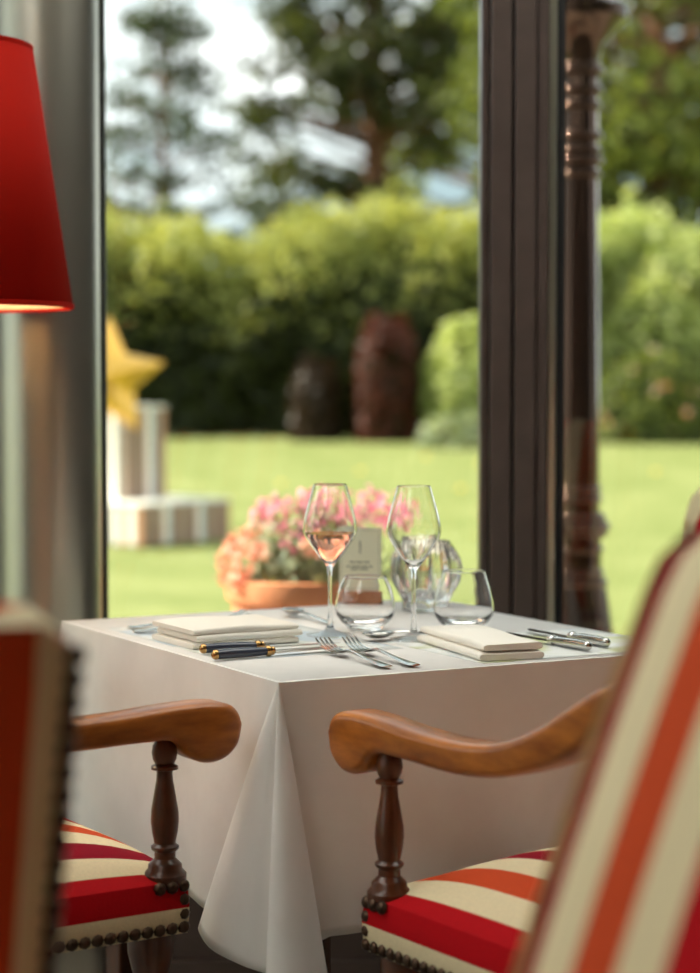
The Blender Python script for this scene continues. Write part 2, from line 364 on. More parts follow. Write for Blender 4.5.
def tablecloth():
    D = .338
    ears = [(.030, -.012, 1.0), (.09, -.018, .98), (.155, -.026, 1.0), (.164, -.032, 1.05), (.156, -.046, 1.055), (.085, -.060, 1.08), (.025, -.042, 1.11), (-.004, -.010, 1.15),
            (-.022, -.026, 1.2), (-.058, -.050, 1.3), (-.084, -.030, 1.34), (-.086, .012, 1.32), (-.062, .046, 1.24), (-.028, .050, 1.12), (-.012, .040, 1.05), (-.012, .085, 1.0)]
    ears = catmull(ears, 6)
    corners = [Vector((0, 0)), Vector((0, LB)), Vector((LA, LB)), Vector((LA, 0))]   # A, D, C, B in (a,b)
    cols = []; flat = []
    for i in range(4):
        P = corners[i]; prev = corners[i - 1]; nxt = corners[(i + 1) % 4]
        ein = (prev - P).normalized(); eout = (nxt - P).normalized()
        for e in ears:
            cols.append((P, ein * e.x + eout * e.y, D * e.z))
        L = (nxt - P).length; n = 40
        for k in range(1, n):
            s = k / n; T = P + eout * L * s
            env = min(1, s * 6, (1 - s) * 6)
            wv = .012 + env * (.006 * math.sin(s * 9 + i * 2) + .004 * math.sin(s * 23 + i))
            cols.append((T, -ein * wv, D * (1 + .012 * math.sin(s * 7 + i))))
    n = len(cols); R = 26; vs = []
    for T, O, zd in cols:
        c2 = Vector((LA / 2, LB / 2)); ins = (c2 - T).normalized() * .004
        vs.append(tw(*(T + ins), TZ + .0015)); vs.append(tw(*(T + O * .004), TZ + .0006))
        for k in range(1, R):
            t = k / (R - 1); q = T + O * (t ** .95)
            vs.append(tw(q.x, q.y, TZ - zd * t))
    r = R + 1; mb = MB()
    fs = [(i * r + j, ((i + 1) % n) * r + j, ((i + 1) % n) * r + j + 1, i * r + j + 1) for i in range(n) for j in range(r - 1)]
    mb.add(vs, fs)
    ids = [0] * 0
    top = [tw(x, y, TZ + .0015) for x, y in ((.003, .003), (.003, LB - .003), (LA - .003, LB - .003), (LA - .003, .003))]
    mb.add(top, [(0, 1, 2, 3)])
    o = mb.build('tablecloth', 'cloth', angle=60)
    md = o.modifiers.new('thickness', 'SOLIDIFY'); md.thickness = .001; md.offset = -1
    return tag(o, 'white linen tablecloth draped over the table with a deep corner fold', 'tablecloth')
tablecloth()
ST = TZ + .0020       # surface on which things stand

# ------------------------------------------------------------------ chairs
nail_me = MB().lathe([(.0086, 0), (.0081, .0034), (.0060, .0062), (.0030, .0078), (.0002, .0083)], 8).build('nail', 'nail_brass')
nail_data = nail_me.data; bpy.data.objects.remove(nail_me)
def nail(parent, p, nrm):
    o = bpy.data.objects.new('nail', nail_data); COL.objects.link(o); o.parent = parent
    o.location = p; o.rotation_euler = Vector(nrm).to_track_quat('Z', 'Y').to_euler(); return o

def make_chair(name, label, arms=True, top=1.04, rec=.20, curve=.12, shift=.012, rear_shift=-.075, bw=.245, top_nails=True, y0=-.215):
    root = empty(name, label=label, cat='chair')
    W2, YF, YR = .28, .25, -.24; ZB = .41
    # seat: domed cushion whose cover runs down the sides to the nails
    nx, ny = 24, 20; mb = MB(); V = {}
    def zt(x, y):
        u = abs(x) / W2; v = abs((y - .005) / .245)
        return .477 + .060 * (1 - u ** 2.6) * (1 - .75 * min(v, 1) ** 3)
    top_v = []; at = []
    for i in range(nx + 1):
        for j in range(ny + 1):
            x = -W2 + 2 * W2 * i / nx; y = YR + (YF - YR) * j / ny
            r = .018; cx = max(abs(x) - (W2 - r), 0) ; cy = max(abs(y - .005) - (.245 - r), 0)
            top_v.append((x, y, zt(x, y))); at.append(x)
    fs = [(i * (ny + 1) + j, (i + 1) * (ny + 1) + j, (i + 1) * (ny + 1) + j + 1, i * (ny + 1) + j + 1) for i in range(nx) for j in range(ny)]
    mb.add(top_v, fs, at)
    # skirt: sides, front and rear
    ring = [(-W2, YR + (YF - YR) * j / ny, -1, 0) for j in range(ny + 1)] + [(-W2 + 2 * W2 * i / nx, YF, 0, 1) for i in range(1, nx)] + \
           [(W2, YF - (YF - YR) * j / ny, 1, 0) for j in range(ny + 1)] + [(W2 - 2 * W2 * i / nx, YR, 0, -1) for i in range(1, nx)]
    R = 7; vs = []; at = []
    for x, y, ox, oy in ring:
        z0 = zt(x, y)
        for k in range(R):
            t = k / (R - 1); z = z0 + (ZB - z0) * t; bul = .006 * math.sin(PI * t)
            vs.append((x + ox * bul, y + oy * bul, z))
            at.append(x + (ox * (z0 - z) if ox else 0))
    n = len(ring)
    mb.add(vs, [(i * R + j, ((i + 1) % n) * R + j, ((i + 1) % n) * R + j + 1, i * R + j + 1) for i in range(n) for j in range(R - 1)], at)
    mb.add([(-W2, YR, ZB), (W2, YR, ZB), (W2, YF, ZB), (-W2, YF, ZB)], [(0, 1, 2, 3)])
    seat = mb.build('seat', 'stripe_fabric', root, attr='stripe', angle=50)
    pit = .0172
    for s in (-1, 1):
        for k in range(int((YF - YR) / pit) + 1): nail(seat, (s * (W2 + .001), YF - .006 - k * pit, ZB + .009), (s, 0, 0))
        for k in range(1, 4): nail(seat, (s * (W2 + .001), YF - .006, ZB + .009 + k * .0175), (s, .5, 0))
        if arms:
            for k in range(1, 3): nail(seat, (s * (W2 + .003), YF - .006 - k * pit, ZB + .009 + 3 * .0175), (s, 0, .2))
    for k in range(1, int(2 * W2 / pit)): nail(seat, (-W2 + k * pit, YF + .001, ZB + .009), (0, 1, 0))
    # backrest: reclined, slightly curved, padded in front, flat behind
    def yb(z): s = z - .45; return y0 - rec * s - curve * s * s
    z0, z1 = .52, top; nz = 22; cs = []; mb = MB(); TH = .05
    prof = []
    m = 18
    for i in range(m + 1):
        u = -1 + 2 * i / m; prof.append(('f', u))
    vs = []; at = []; rowlen = None
    for k in range(nz + 1):
        t = k / nz; z = z0 + (z1 - z0) * t
        dz = (z1 - z); rt = .05
        dyz = rec + 2 * curve * (z - .45); nn = Vector((0, 1, dyz)).normalized()
        edge = math.sqrt(max(0, 1 - (1 - min(dz / rt, 1)) ** 2)); edge2 = math.sqrt(max(0, 1 - (1 - min((z - z0) / rt, 1)) ** 2)); pad = .022 * min(edge, edge2)
        hw = bw - .03 * (1 - math.sqrt(max(0, 1 - (1 - min(dz / .045, 1)) ** 2)))
        row = [(-hw, -TH, -hw - TH), (-hw, -TH * .5, -hw - TH * .5), (-hw, -.008, -hw - .008)]
        for i in range(m + 1):
            u = -1 + 2 * i / m
            d = pad * (1 - abs(u) ** 4) + .010 * min(1, (1 - abs(u)) * 6)
            row.append((u * hw, -.006 + d - .01, u * hw))
        row += [(hw, -.008, hw + .008), (hw, -TH * .5, hw + TH * .5), (hw, -TH, hw + TH)]
        for x, d, a_ in row:
            p = Vector((x, yb(z), z)) + nn * d
            vs.append(p); at.append(a_ / 1.12 - shift)
        rowlen = len(row)
    fs = [(k * rowlen + i, k * rowlen + i + 1, (k + 1) * rowlen + i + 1, (k + 1) * rowlen + i) for k in range(nz) for i in range(rowlen - 1)]
    fs.append(tuple(nz * rowlen + i for i in range(rowlen))); fs.append(tuple(i for i in range(rowlen))[::-1])
    mb.add(vs, fs, at)
    back = mb.build('backrest', 'stripe_fabric', root, attr='stripe', angle=55)
    mb = MB(); vs = []; at = []
    for k in range(nz + 1):
        z = z0 + (z1 - z0) * k / nz; nn = Vector((0, 1, rec + 2 * curve * (z - .45))).normalized()
        for i in range(13):
            hw = bw - .03 * (1 - math.sqrt(max(0, 1 - (1 - min((z1 - z) / .045, 1)) ** 2))); x = -hw + 2 * hw * i / 12; e = min(1, (1 - abs(x) / hw) * 8) * min(1, k * .5, (nz - k) * .5)
            vs.append(Vector((x, yb(z), z)) + nn * (-TH - .006 * e)); at.append(x + rear_shift)
    mb.add(vs, [(k * 13 + i, k * 13 + i + 1, (k + 1) * 13 + i + 1, (k + 1) * 13 + i) for k in range(nz) for i in range(12)], at)
    rear = mb.build('back_panel', 'stripe_fabric', root, attr='stripe', angle=55)
    nv = int((z1 - z0) / pit)
    for s in (-1, 1):
        for k in range(nv):
            z = z1 - .022 - k * pit; nn = Vector((0, 1, rec + 2 * curve * (z - .45))).normalized()
            nail(rear, Vector((s * (bw - .006), yb(z), z)) + nn * (-TH - .001), -nn + Vector((s * .5, 0, 0)))
    for k in range(1, int(2 * bw / pit) if top_nails else 1):
        z = z1 - .008; nn = Vector((0, 1, rec + 2 * curve * (z - .45))).normalized()
        nail(rear, Vector((-bw + .006 + k * pit, yb(z), z)) + nn * (-TH - .003), -nn)
    # frame: rear posts, legs, stretchers
    for s in (-1, 1):
        pts = [(s * (bw - .02), yb(z) - .025, z) for z in (.40, .46, .54)]
        MB().tube(pts, .019, 8).build('rear_post', 'turned_wood', root)
        lp = [(.001, 0), (.022, 0), (.024, .02), (.018, .045), (.022, .06), (.026, .09), (.022, .14), (.015, .24), (.014, .28), (.022, .31), (.014, .33), (.024, .36), (.030, .385), (.030, .41), (.001, .41)]
        MB().lathe(lp, 16, (s * (W2 - .034), YF - .034, 0)).build('leg', 'turned_wood', root)
        MB().lathe(lp, 16, (s * (W2 - .045), YR + .03, 0)).build('leg', 'turned_wood', root)
        MB().tube([(s * (W2 - .036), YF - .034, .12), (s * (W2 - .045), YR + .03, .12)], .013, 8).build('stretcher', 'turned_wood', root)
    MB().tube([(-W2 + .04, 0, .12), (W2 - .04, 0, .12)], .013, 8).build('stretcher', 'turned_wood', root)
    if arms:
        # scrolled arm: side outline (distance behind the scroll, height), given a rounded section
        topl = [(.000, .690), (.006, .706), (.020, .7165), (.045, .7205), (.080, .7205), (.12, .7185), (.17, .7150), (.25, .7135), (.315, .7190), (.365, .7320), (.415, .7540), (.45, .7740), (.50, .802), (.555, .826)]
        botl = [(.555, .782), (.50, .752), (.45, .7200), (.39, .6980), (.34, .6850), (.28, .6770), (.22, .6755), (.17, .6770), (.13, .6775), (.105, .6770), (.092, .6700), (.080, .6560), (.062, .6460), (.042, .6430), (.022, .6490), (.006, .6650)]
        C = [Vector((s_, z_, 0)) for s_, z_ in catmull([(a_, b_, 0) for a_, b_ in topl], 3) for _ in (0,)] if False else None
        tc_ = catmull([(a_, b_, 0) for a_, b_ in topl], 3); bc_ = catmull([(a_, b_, 0) for a_, b_ in botl + [topl[0]]], 3)[:-1]
        outl = [(p.x, p.y) for p in tc_] + [(p.x, p.y) for p in bc_]
        cen = []
        N = len(outl)
        area2 = sum(outl[i][0] * outl[(i + 1) % N][1] - outl[(i + 1) % N][0] * outl[i][1] for i in range(N)); sg = 1 if area2 > 0 else -1
        def off(dd):
            res = []
            for i in range(N):
                (x0, y0), (x1, y1) = outl[i - 1], outl[(i + 1) % N]
                t = Vector((x1 - x0, y1 - y0)).normalized(); nrm = Vector((t.y, -t.x)) * sg
                res.append((outl[i][0] - nrm.x * dd, outl[i][1] - nrm.y * dd))
            return res
        layers = [(-.0265, .010), (-.0255, .006), (-.022, .0022), (-.016, 0), (.016, 0), (.022, .0022), (.0255, .006), (.0265, .010)]
        for s in (-1, 1):
            vs = []
            for w_, dd in layers:
                for a_, b_ in off(dd): vs.append((s * (W2 - .021) + w_, YF + .082 - a_, b_ - .021))
            fs = [(k * N + i, k * N + (i + 1) % N, (k + 1) * N + (i + 1) % N, (k + 1) * N + i) for k in range(len(layers) - 1) for i in range(N)]
            fs += [tuple(range(N)), tuple((len(layers) - 1) * N + i for i in range(N))]
            mb = MB(); mb.add(vs, fs); mb.build('armrest', 'arm_wood', root, angle=60)
            pp = [(.001, .470), (.027, .470), (.0275, .486), (.022, .493), (.0215, .499), (.018, .503), (.0135, .508), (.0135, .517), (.0175, .521), (.0180, .525), (.0135, .529), (.0165, .545), (.0180, .560), (.0175, .575), (.0140, .598), (.0108, .618), (.0102, .628), (.0105, .632), (.0172, .634), (.0172, .638), (.0120, .641), (.0150, .648), (.0165, .657), (.0150, .667), (.0110, .675), (.010, .682), (.001, .682)]
            MB().lathe([(r_, .47 + (z_ - .47) * .90) for r_, z_ in pp], 20, (s * (W2 - .021), YF - .020, 0)).build('arm_post', 'turned_wood', root)
    return root

# armchair at the left side of the table, armchair at the near side, two more chairs in the foreground
f30 = math.atan2(EB.y, EB.x)
ch = make_chair('armchair', 'striped armchair tucked in at the left side of the table, dark brown arm', rec=.13, curve=.08, rear_shift=-.075, top=1.012, y0=-.170)
def seat_at(o, corner, side, ang, sc=1.035):   # put the front corner of the seat (side -1 left, 1 right) at a floor point
    t = math.radians(ang); f = Vector((math.cos(t), math.sin(t))); r = Vector((f.y, -f.x))
    p = Vector(corner) - r * side * .28 * sc - f * .25 * sc
    put(o, (p.x, p.y, 0), t - PI / 2); o.scale = (sc, sc, sc)
seat_at(ch, (-.213, 2.650), 1, 33)
ch2 = copy_tree(ch); ch2['label'] = 'striped armchair at the near side of the table, golden brown arm'
seat_at(ch2, (.0200, 2.566), -1, 124.2)
ch3 = make_chair('side_chair', 'striped chair in the left foreground seen from behind, nail-studded edge', arms=False, top=.995, rec=.20, curve=.12, shift=.072, rear_shift=-.093, top_nails=False)
put(ch3, (-.573, 1.646, 0), math.radians(115) - PI / 2)
ch4 = make_chair('side_chair', 'blurred red, cream and orange striped chair in the right foreground', arms=False, top=1.045, rec=.26, curve=.16, shift=.006)
put(ch4, (-.077, 1.056, 0), math.radians(203) - PI / 2)

# ------------------------------------------------------------------ things on the table
def glass_lathe(prof, name, m, parent, seg=48): return MB().lathe(prof, seg).build(name, m, parent, angle=70)
def wine_glass(label, loc):
    g = empty('wine_glass', loc, label=label, cat='glass', group='wine glasses')
    outer = [(.0365, .0), (.0368, .0012), (.030, .0028), (.018, .0046), (.008, .0085), (.0046, .016), (.0037, .03), (.0034, .06), (.0036, .090), (.0048, .104), (.0085, .1115), (.017, .122), (.028, .1370), (.0370, .1505), (.0410, .1590), (.0422, .1655), (.0414, .1740), (.0388, .1870), (.0340, .2050), (.0290, .2220), (.0260, .2330), (.0256, .2345), (.0252, .2350)]
    inner = [(.0247, .2350), (.0246, .2345), (.0250, .2330), (.0280, .2220), (.0329, .2050), (.0376, .1870), (.0402, .1740), (.0409, .1655), (.0397, .1592), (.0357, .1510), (.0268, .1378), (.0160, .1232), (.0078, .1142), (.0001, .1115)]
    glass_lathe(outer + inner + [], 'bowl', 'clear_glass', g)
    glass_lathe([(.0001, .0004), (.0365, .0)], 'foot_disc', 'clear_glass', g) if False else None
    return g
g1 = wine_glass('left wine glass, pink-peach refraction fill in its bowl, beside the white menu card', (-.0310, 3.17, ST))
g2 = wine_glass('empty right wine glass in front of the crystal vase', (.0972, 3.115, ST))
wi = MB().lathe([(.0001, .1125), (.0074, .1146), (.0155, .1235), (.0262, .1381), (.0350, .1512), (.0388, .1586), (.0001, .1586)], 40).build('peach_fill', 'peach_tint')  # liquid added to give the bowl its refracted peach colour
put(wi, (-.0310, 3.17, ST)); tag(wi, 'pink-peach fill for a refracted colour in the lower bowl of the left wine glass', 'refraction fill')
def tumbler(label, loc, h, rm):
    outer = [(.0001, 0), (.026, 0), (.0285, .0015), (.0300, .006), (rm * .80, .012), (rm * .96, .024), (rm, .033), (rm * .985, .044), (rm * .86, .068), (rm * .715, h - .003), (rm * .70, h - .0006), (rm * .695, h)]
    inner = [(rm * .685, h), (rm * .68, h - .0006), (rm * .693, h - .003), (rm * .84, .068), (rm * .962, .044), (rm * .975, .033), (rm * .93, .0255), (rm * .74, .0165), (.022, .0135), (.0001, .0130)]
    o = MB().lathe(outer + inner, 48).build('tumbler', 'clear_glass', angle=70); put(o, loc)
    return tag(o, label, 'glass', 'water tumblers')
tumbler('stemless water tumbler in front of the menu card, beside the forks', (.0242, 3.245, ST), .085, .0480)
tumbler('stemless water tumbler right of the crystal vase, behind the folded napkin', (.180, 3.235, ST), .0945, .0482)

# crystal vase with oval cuts
def vase():
    def mod(r, z, t):
        if r < .02: return r
        c = abs(math.sin(4.5 * t)) ** .7; zz = (z - .062) / .052
        w = max(0, 1 - zz * zz)
        return r - .011 * w ** .7 * c - .002 * abs(math.sin(13.5 * t))
    outer = [(.0001, 0), (.036, 0), (.038, .004), (.040, .014), (.047, .026), (.056, .040), (.0640, .055), (.0665, .070), (.0640, .085), (.0570, .100), (.048, .112), (.045, .118), (.044, .120)]
    inner = [(.040, .1195), (.041, .112), (.046, .100), (.050, .085), (.052, .070), (.049, .055), (.042, .040), (.030, .028), (.0001, .022)]
    dense = []
    for p in catmull([(r, z, 0) for r, z in outer], 3): dense.append((max(p.x, .0001), p.y))
    o = MB().lathe(dense + inner, 80, mod=mod).build('crystal_vase', 'crystal', angle=35)
    put(o, (.128, 3.525, ST)); tag(o, 'round cut-crystal vase with oval facets at the back of the table', 'vase')
vase()

# table number card in a wooden block
cd = empty('menu_card_holder', (.0178, 3.585, ST), math.radians(-9), label='cream table card with the numeral 1 standing in a wooden block', cat='card holder')
MB().box(-.043, .043, -.013, .013, 0, .0262).build('block', 'block_wood', cd, False, bevel=.0015)
MB().box(-.0375, .0375, -.002, .002, .020, .1385).build('acrylic_plate', 'clear_glass', cd, False) if False else None
q = MB(); q.add([(-.0375, 0, .020), (.0375, 0, .020), (.0375, 0, .1385), (-.0375, 0, .1385)], [(0, 1, 2, 3)]); card = q.build('card', 'card_paper', cd, False)
for x0, x1, z0, z1 in ((-.0335, .0335, .1340, .1347), (-.0335, .0335, .0300, .0307), (-.0335, -.0329, .030, .1345), (.0329, .0335, .030, .1345)):
    MB().box(x0, x1, -.0008, -.0003, z0, z1).build('border_line', 'ink', card, False)
MB().box(-.0012, .0012, -.0008, -.0003, .0930, .1155).build('numeral', 'ink', card, False)
x = -.019
for row, (z, ws) in enumerate(((.0765, (.008, .014, .009)), (.0690, (.006, .017, .010, .007)), (.0640, (.013, .016)))):
    x = -sum(ws) / 2 - .001 * len(ws)
    for w_ in ws:
        MB().box(x, x + w_, -.0008, -.0003, z, z + .0026).build('text_line', 'ink', card, False); x += w_ + .002

# cutlery (lying along +Y, tip forward)
def strip_mesh(mb, sec):   # sec: (y, half width, z centre, half thickness)
    vs = []
    for y, w, z, t in sec: vs += [(-w, y, z), (-w * .5, y, z + t), (w * .5, y, z + t), (w, y, z), (w * .5, y, z - t), (-w * .5, y, z - t)]
    n = len(sec)
    fs = [(i * 6 + k, i * 6 + (k + 1) % 6, (i + 1) * 6 + (k + 1) % 6, (i + 1) * 6 + k) for i in range(n - 1) for k in range(6)]
    fs += [tuple(range(6)), tuple((n - 1) * 6 + k for k in range(6))]
    mb.add(vs, fs)
def make_fork():
    r = empty('fork')
    mb = MB(); strip_mesh(mb, [(0, .006, .003, .0014), (.004, .0095, .003, .0016), (.02, .0092, .0035, .0016), (.06, .0055, .006, .0016), (.100, .0032, .010, .0018), (.118, .0034, .0115, .0018), (.130, .006, .0095, .0015)])
    mb.build('handle', 'silver', r)
    mb = MB(); strip_mesh(mb, [(.126, .0045, .0105, .0016), (.136, .0105, .0070, .0012), (.148, .0125, .0050, .0011), (.153, .0125, .0048, .0011)])
    mb.build('head', 'silver', r)
    for k in range(4):
        xo = (-1.5 + k) * .0068
        mb = MB(); vs = []
        sec = [(.150, .0026, .0048), (.170, .0021, .0062), (.190, .0018, .0110), (.206, .0008, .0190)]
        for y, w, z in sec: vs += [(xo - w, y, z - .001), (xo + w, y, z - .001), (xo + w, y, z + .001), (xo - w, y, z + .001)]
        mb.add(vs, [(i * 4 + q, i * 4 + (q + 1) % 4, (i + 1) * 4 + (q + 1) % 4, (i + 1) * 4 + q) for i in range(3) for q in range(4)] + [(0, 1, 2, 3), (12, 13, 14, 15)])
        mb.build('tine', 'silver', r)
    return r
def make_knife(dark):
    r = empty('table_knife')
    hm = 'dark_handle' if dark else 'silver'
    MB().tube([(0, .006, .0075), (0, .03, .0078), (0, .07, .0072), (0, .088, .0068)], [.0068, .0076, .0070, .0058], 10).build('handle', hm, r)
    MB().ball((0, .005, .0075), .0072, 10, 6).build('end_cap', 'brass' if dark else 'silver', r)
    BOL = MB().lathe([(.0001, -.004), (.0064, -.004), (.0082, -.001), (.0082, .002), (.0062, .005), (.0066, .008), (.0040, .011), (.0001, .012)], 12).build('bolster', 'brass' if dark else 'silver', r)
    b = BOL; b.rotation_euler = (-PI / 2, 0, 0); b.location = (0, .090, .0070)
    mb = MB(); vs = []
    sec = [(.100, -.004, .0045, .0016), (.12, -.0065, .006, .0011), (.17, -.0075, .0070, .0009), (.200, -.007, .0072, .0007), (.215, -.002, .0074, .0006), (.222, .005, .0072, .0003)]
    for y, x0, x1, t in sec: vs += [(x0, y, .0045), (x1, y, .0045 + t), (x1, y, .0045 - t)]
    mb.add(vs, [(i * 3 + q, i * 3 + (q + 1) % 3, (i + 1) * 3 + (q + 1) % 3, (i + 1) * 3 + q) for i in range(5) for q in range(3)] + [(0, 1, 2), (15, 16, 17)])
    mb.build('blade', 'silver', r)
    return r
def make_spoon():
    r = empty('dessert_spoon')
    mb = MB(); strip_mesh(mb, [(0, .005, .003, .0012), (.004, .008, .003, .0014), (.02, .0075, .0035, .0014), (.06, .004, .006, .0014), (.095, .0028, .010, .0016), (.118, .003, .0105, .0014)])
    mb.build('handle', 'silver', r)
    vs = []; n, m_ = 16, 6
    for j in range(m_ + 1):
        q = j / m_
        for i in range(n):
            t = 2 * PI * i / n; x = math.sin(t) * .0175 * q; y = .143 - math.cos(t) * .028 * q
            vs.append((x, y, .0022 + .0085 * q ** 2.2))
    mb = MB(); mb.add(vs, [(j * n + i, j * n + (i + 1) % n, (j + 1) * n + (i + 1) % n, (j + 1) * n + i) for j in range(m_) for i in range(n)])
    o = mb.build('bowl', 'silver', r); md = o.modifiers.new('thickness', 'SOLIDIFY'); md.thickness = .0012
    return r
def lay(o, end, d, label, cat, group=None, z=ST + .0012):
    put(o, (end[0], end[1], z), math.atan2(d[1], d[0]) - PI / 2); return tag(o, label, cat, group)
FK = make_fork(); dA = (-.45, .893); dB = (.870, .493)
lay(FK, (.052, 2.785), dA, 'silver fork near the table edge, left one of the front pair', 'fork', 'forks of the near place setting')
lay(copy_tree(FK), (.0905, 2.797), dA, 'silver fork near the table edge, right one of the front pair next to the napkin', 'fork', 'forks of the near place setting')
lay(copy_tree(FK), (-.352, 3.238), dB, 'silver fork behind the left napkin, farther from the viewer', 'fork', 'forks of the left place setting')
lay(copy_tree(FK), (-.338, 3.185), dB, 'silver fork half hidden by the left napkin, nearer one of its pair', 'fork', 'forks of the left place setting')
KD = make_knife(True)
lay(KD, (-.2150, 2.935), (.893, .45), 'dark-handled knife lying right against the left napkin', 'knife', 'dark-handled knives of the left place setting')
lay(copy_tree(KD), (-.1930, 2.868), (.84, .54), 'dark-handled knife nearest the table corner', 'knife', 'dark-handled knives of the left place setting')
KS = make_knife(False)
lay(KS, (.3480, 2.965), (-.504, .864), 'silver-handled knife nearest the right end of the folded napkin', 'knife', 'silver knives of the near place setting')
lay(copy_tree(KS), (.3800, 3.005), (-.47, .883), 'silver-handled knife at the far right of the table', 'knife', 'silver knives of the near place setting')
SP = make_spoon()
lay(SP, (-.030, 3.300), (-.46, .888), 'dessert spoon behind the left napkin', 'spoon', 'dessert spoons')
lay(copy_tree(SP), (.168, 3.170), (-.87, -.493), 'dessert spoon in front of the left tumbler beside the fork tines', 'spoon', 'dessert spoons')

# placemats: thin printed paper sheets
def placemat(name, a0, a1, b0, b1, m, label, curl=0):
    nx, ny = 14, 10; vs = []
    ca, cb = (a0 + a1) / 2, (b0 + b1) / 2
    for i in range(nx + 1):
        for j in range(ny + 1):
            a_ = a0 + (a1 - a0) * i / nx - ca; b_ = b0 + (b1 - b0) * j / ny - cb
            zz = .0 + curl * (max(0, (i / nx - .55)) ** 2) * (1 + .5 * math.sin(j * .9))
            vs.append((b_, a_, zz))
    mb = MB(); mb.add(vs, [(i * (ny + 1) + j, (i + 1) * (ny + 1) + j, (i + 1) * (ny + 1) + j + 1, i * (ny + 1) + j + 1) for i in range(nx) for j in range(ny)])
    o = mb.build(name, m); put(o, tw(ca, cb, TZ + .0021), TROT); md = o.modifiers.new('t', 'SOLIDIFY'); md.thickness = .0004; md.offset = 1
    return tag(o, label, 'placemat', 'paper placemats')
placemat('paper_placemat', .215, .655, .025, .315, 'print_blue', 'pale blue printed paper placemat under the left napkin and dark-handled knives')
placemat('paper_placemat', .02, .30, .330, .690, 'print_green', 'paper placemat with green watercolour print under the front forks and napkin')

# napkins: folded layers with rolled fold edges
def napkin(L, Wd, layers, label, loc, ang, th, jit):
    r = empty('napkin', loc, ang, label=label, cat='napkin', group='folded napkins')
    for k in range(layers):
        nx, ny = 18, 10; R_ = th / 2; vs = []
        loop = []
        w2 = Wd / 2 - jit[k][1]; cx0 = jit[k][0]
        for q in range(9): t = PI / 2 + PI * q / 8; loop.append((-w2 + R_ + R_ * math.cos(t) * 1.0, R_ + R_ * math.sin(t)))
        for q in range(9): t = -PI / 2 + PI * q / 8; loop.append((w2 - R_ + R_ * math.cos(t), R_ + R_ * math.sin(t)))
        n = len(loop)
        for i in range(nx + 1):
            u = i / nx; e = 1 - .22 * (abs(2 * u - 1)) ** 10
            for x_, z_ in loop:
                wob = .0012 * math.sin(u * 7 + k + x_ * 40)
                vs.append((cx0 + x_, -L / 2 + L * u + jit[k][2], k * th + (z_ - R_) * e + R_ * (1 if k else e) + (wob if k == layers - 1 and z_ > R_ else 0)))
        mb = MB(); mb.add(vs, [(i * n + q, i * n + (q + 1) % n, (i + 1) * n + (q + 1) % n, (i + 1) * n + q) for i in range(nx) for q in range(n)] + [tuple(range(n)), tuple(nx * n + q for q in range(n))])
        mb.build('fold_layer', 'napkin_cloth', r, angle=70)
    return r
napkin(.175, .150, 3, 'thick folded white napkin at the left place setting', (-.190, 3.092, ST + .0012), math.atan2(.493, .870) - PI / 2, .0098, [(0, 0, 0), (.004, .003, .006), (-.003, .001, .002)])
napkin(.238, .100, 2, 'long folded white napkin in front of the right tumbler', (.188, 2.987, ST + .0012), math.radians(110) - PI / 2, .0118, [(0, 0, 0), (.003, .004, .003)])

# ------------------------------------------------------------------ floor lamp with red shade
lp = empty('floor_lamp', (-.683, 3.42, 0), label='floor lamp with a red conical fabric shade at the left edge', cat='lamp')
MB().lathe([(.0001, 0), (.13, 0), (.13, .012), (.10, .022), (.02, .03), (.0001, .03)], 32).build('base', 'lamp_metal', lp)
MB().tube([(0, 0, .025), (0, 0, 1.40)], .011, 12).build('pole', 'lamp_metal', lp)
zb, zt_ = 1.268, 1.700; rb, rt = .222, .157
sh = MB().lathe([(rb, zb), (rt, zt_)], 64).build('lamp_shade', 'shade_red', lp); md = sh.modifiers.new('t', 'SOLIDIFY'); md.thickness = .0012
li = MB().lathe([(rb - .003, zb + .001), (rt - .003, zt_ - .001)], 64).build('liner', 'shade_inner', sh)
MB().lathe([(rb + .0006, zb - .001), (rb + .0012, zb + .004), (rb + .0002, zb + .008), (rb - .004, zb + .004), (rb - .003, zb - .001), (rb + .0006, zb - .001)], 64).build('bottom_trim', 'shade_red', sh)
MB().lathe([(rt + .0012, zt_ - .007), (rt + .0012, zt_ + .001), (rt - .003, zt_ + .001), (rt - .003, zt_ - .007), (rt + .0012, zt_ - .007)], 64).build('top_trim', 'shade_red', sh)
for k in range(3):
    t = k * 2 * PI / 3; MB().tube([(0, 0, 1.38), (rt * math.cos(t), rt * math.sin(t), zt_ - .01)], .002, 6).build('shade_arm', 'lamp_metal', lp)
MB().ball((0, 0, 1.44), .032, 14, 10).build('bulb', 'bulb', lp)

# ------------------------------------------------------------------ garden
def gz(y): return -.12 if y < 6.5 else -.12 + .0335 * (y - 6.5) if y < 26 else -.12 + .0335 * 19.5
def lawn():
    ys = [6.5, 9, 12, 16, 20, 26, 40, 70]; xs = [-60, -20, -6, 0, 6, 20, 60]
    vs = [(x, y, gz(y)) for y in ys for x in xs]; n = len(xs); mb = MB()
    mb.add(vs, [(j * n + i, j * n + i + 1, (j + 1) * n + i + 1, (j + 1) * n + i) for j in range(len(ys) - 1) for i in range(n - 1)])
    mb.add([(-60, -20, -.12), (-4.5, -20, -.12), (-4.5, 6.5, -.12), (-60, 6.5, -.12)], [(0, 1, 2, 3)])
    mb.add([(-4.5, 4.9, -.12), (60, 4.9, -.12), (60, 6.5, -.12), (-4.5, 6.5, -.12)], [(0, 1, 2, 3)])
    return tag(mb.build('lawn', 'lawn', smooth=False), 'sunlit mown lawn', kind='structure')
lawn()
tag(MB().box(-4.5, 8, 4.05, 6.5, -.22, -.10).build('terrace', 'paving', smooth=False), 'pale paved terrace outside the windows', kind='structure')

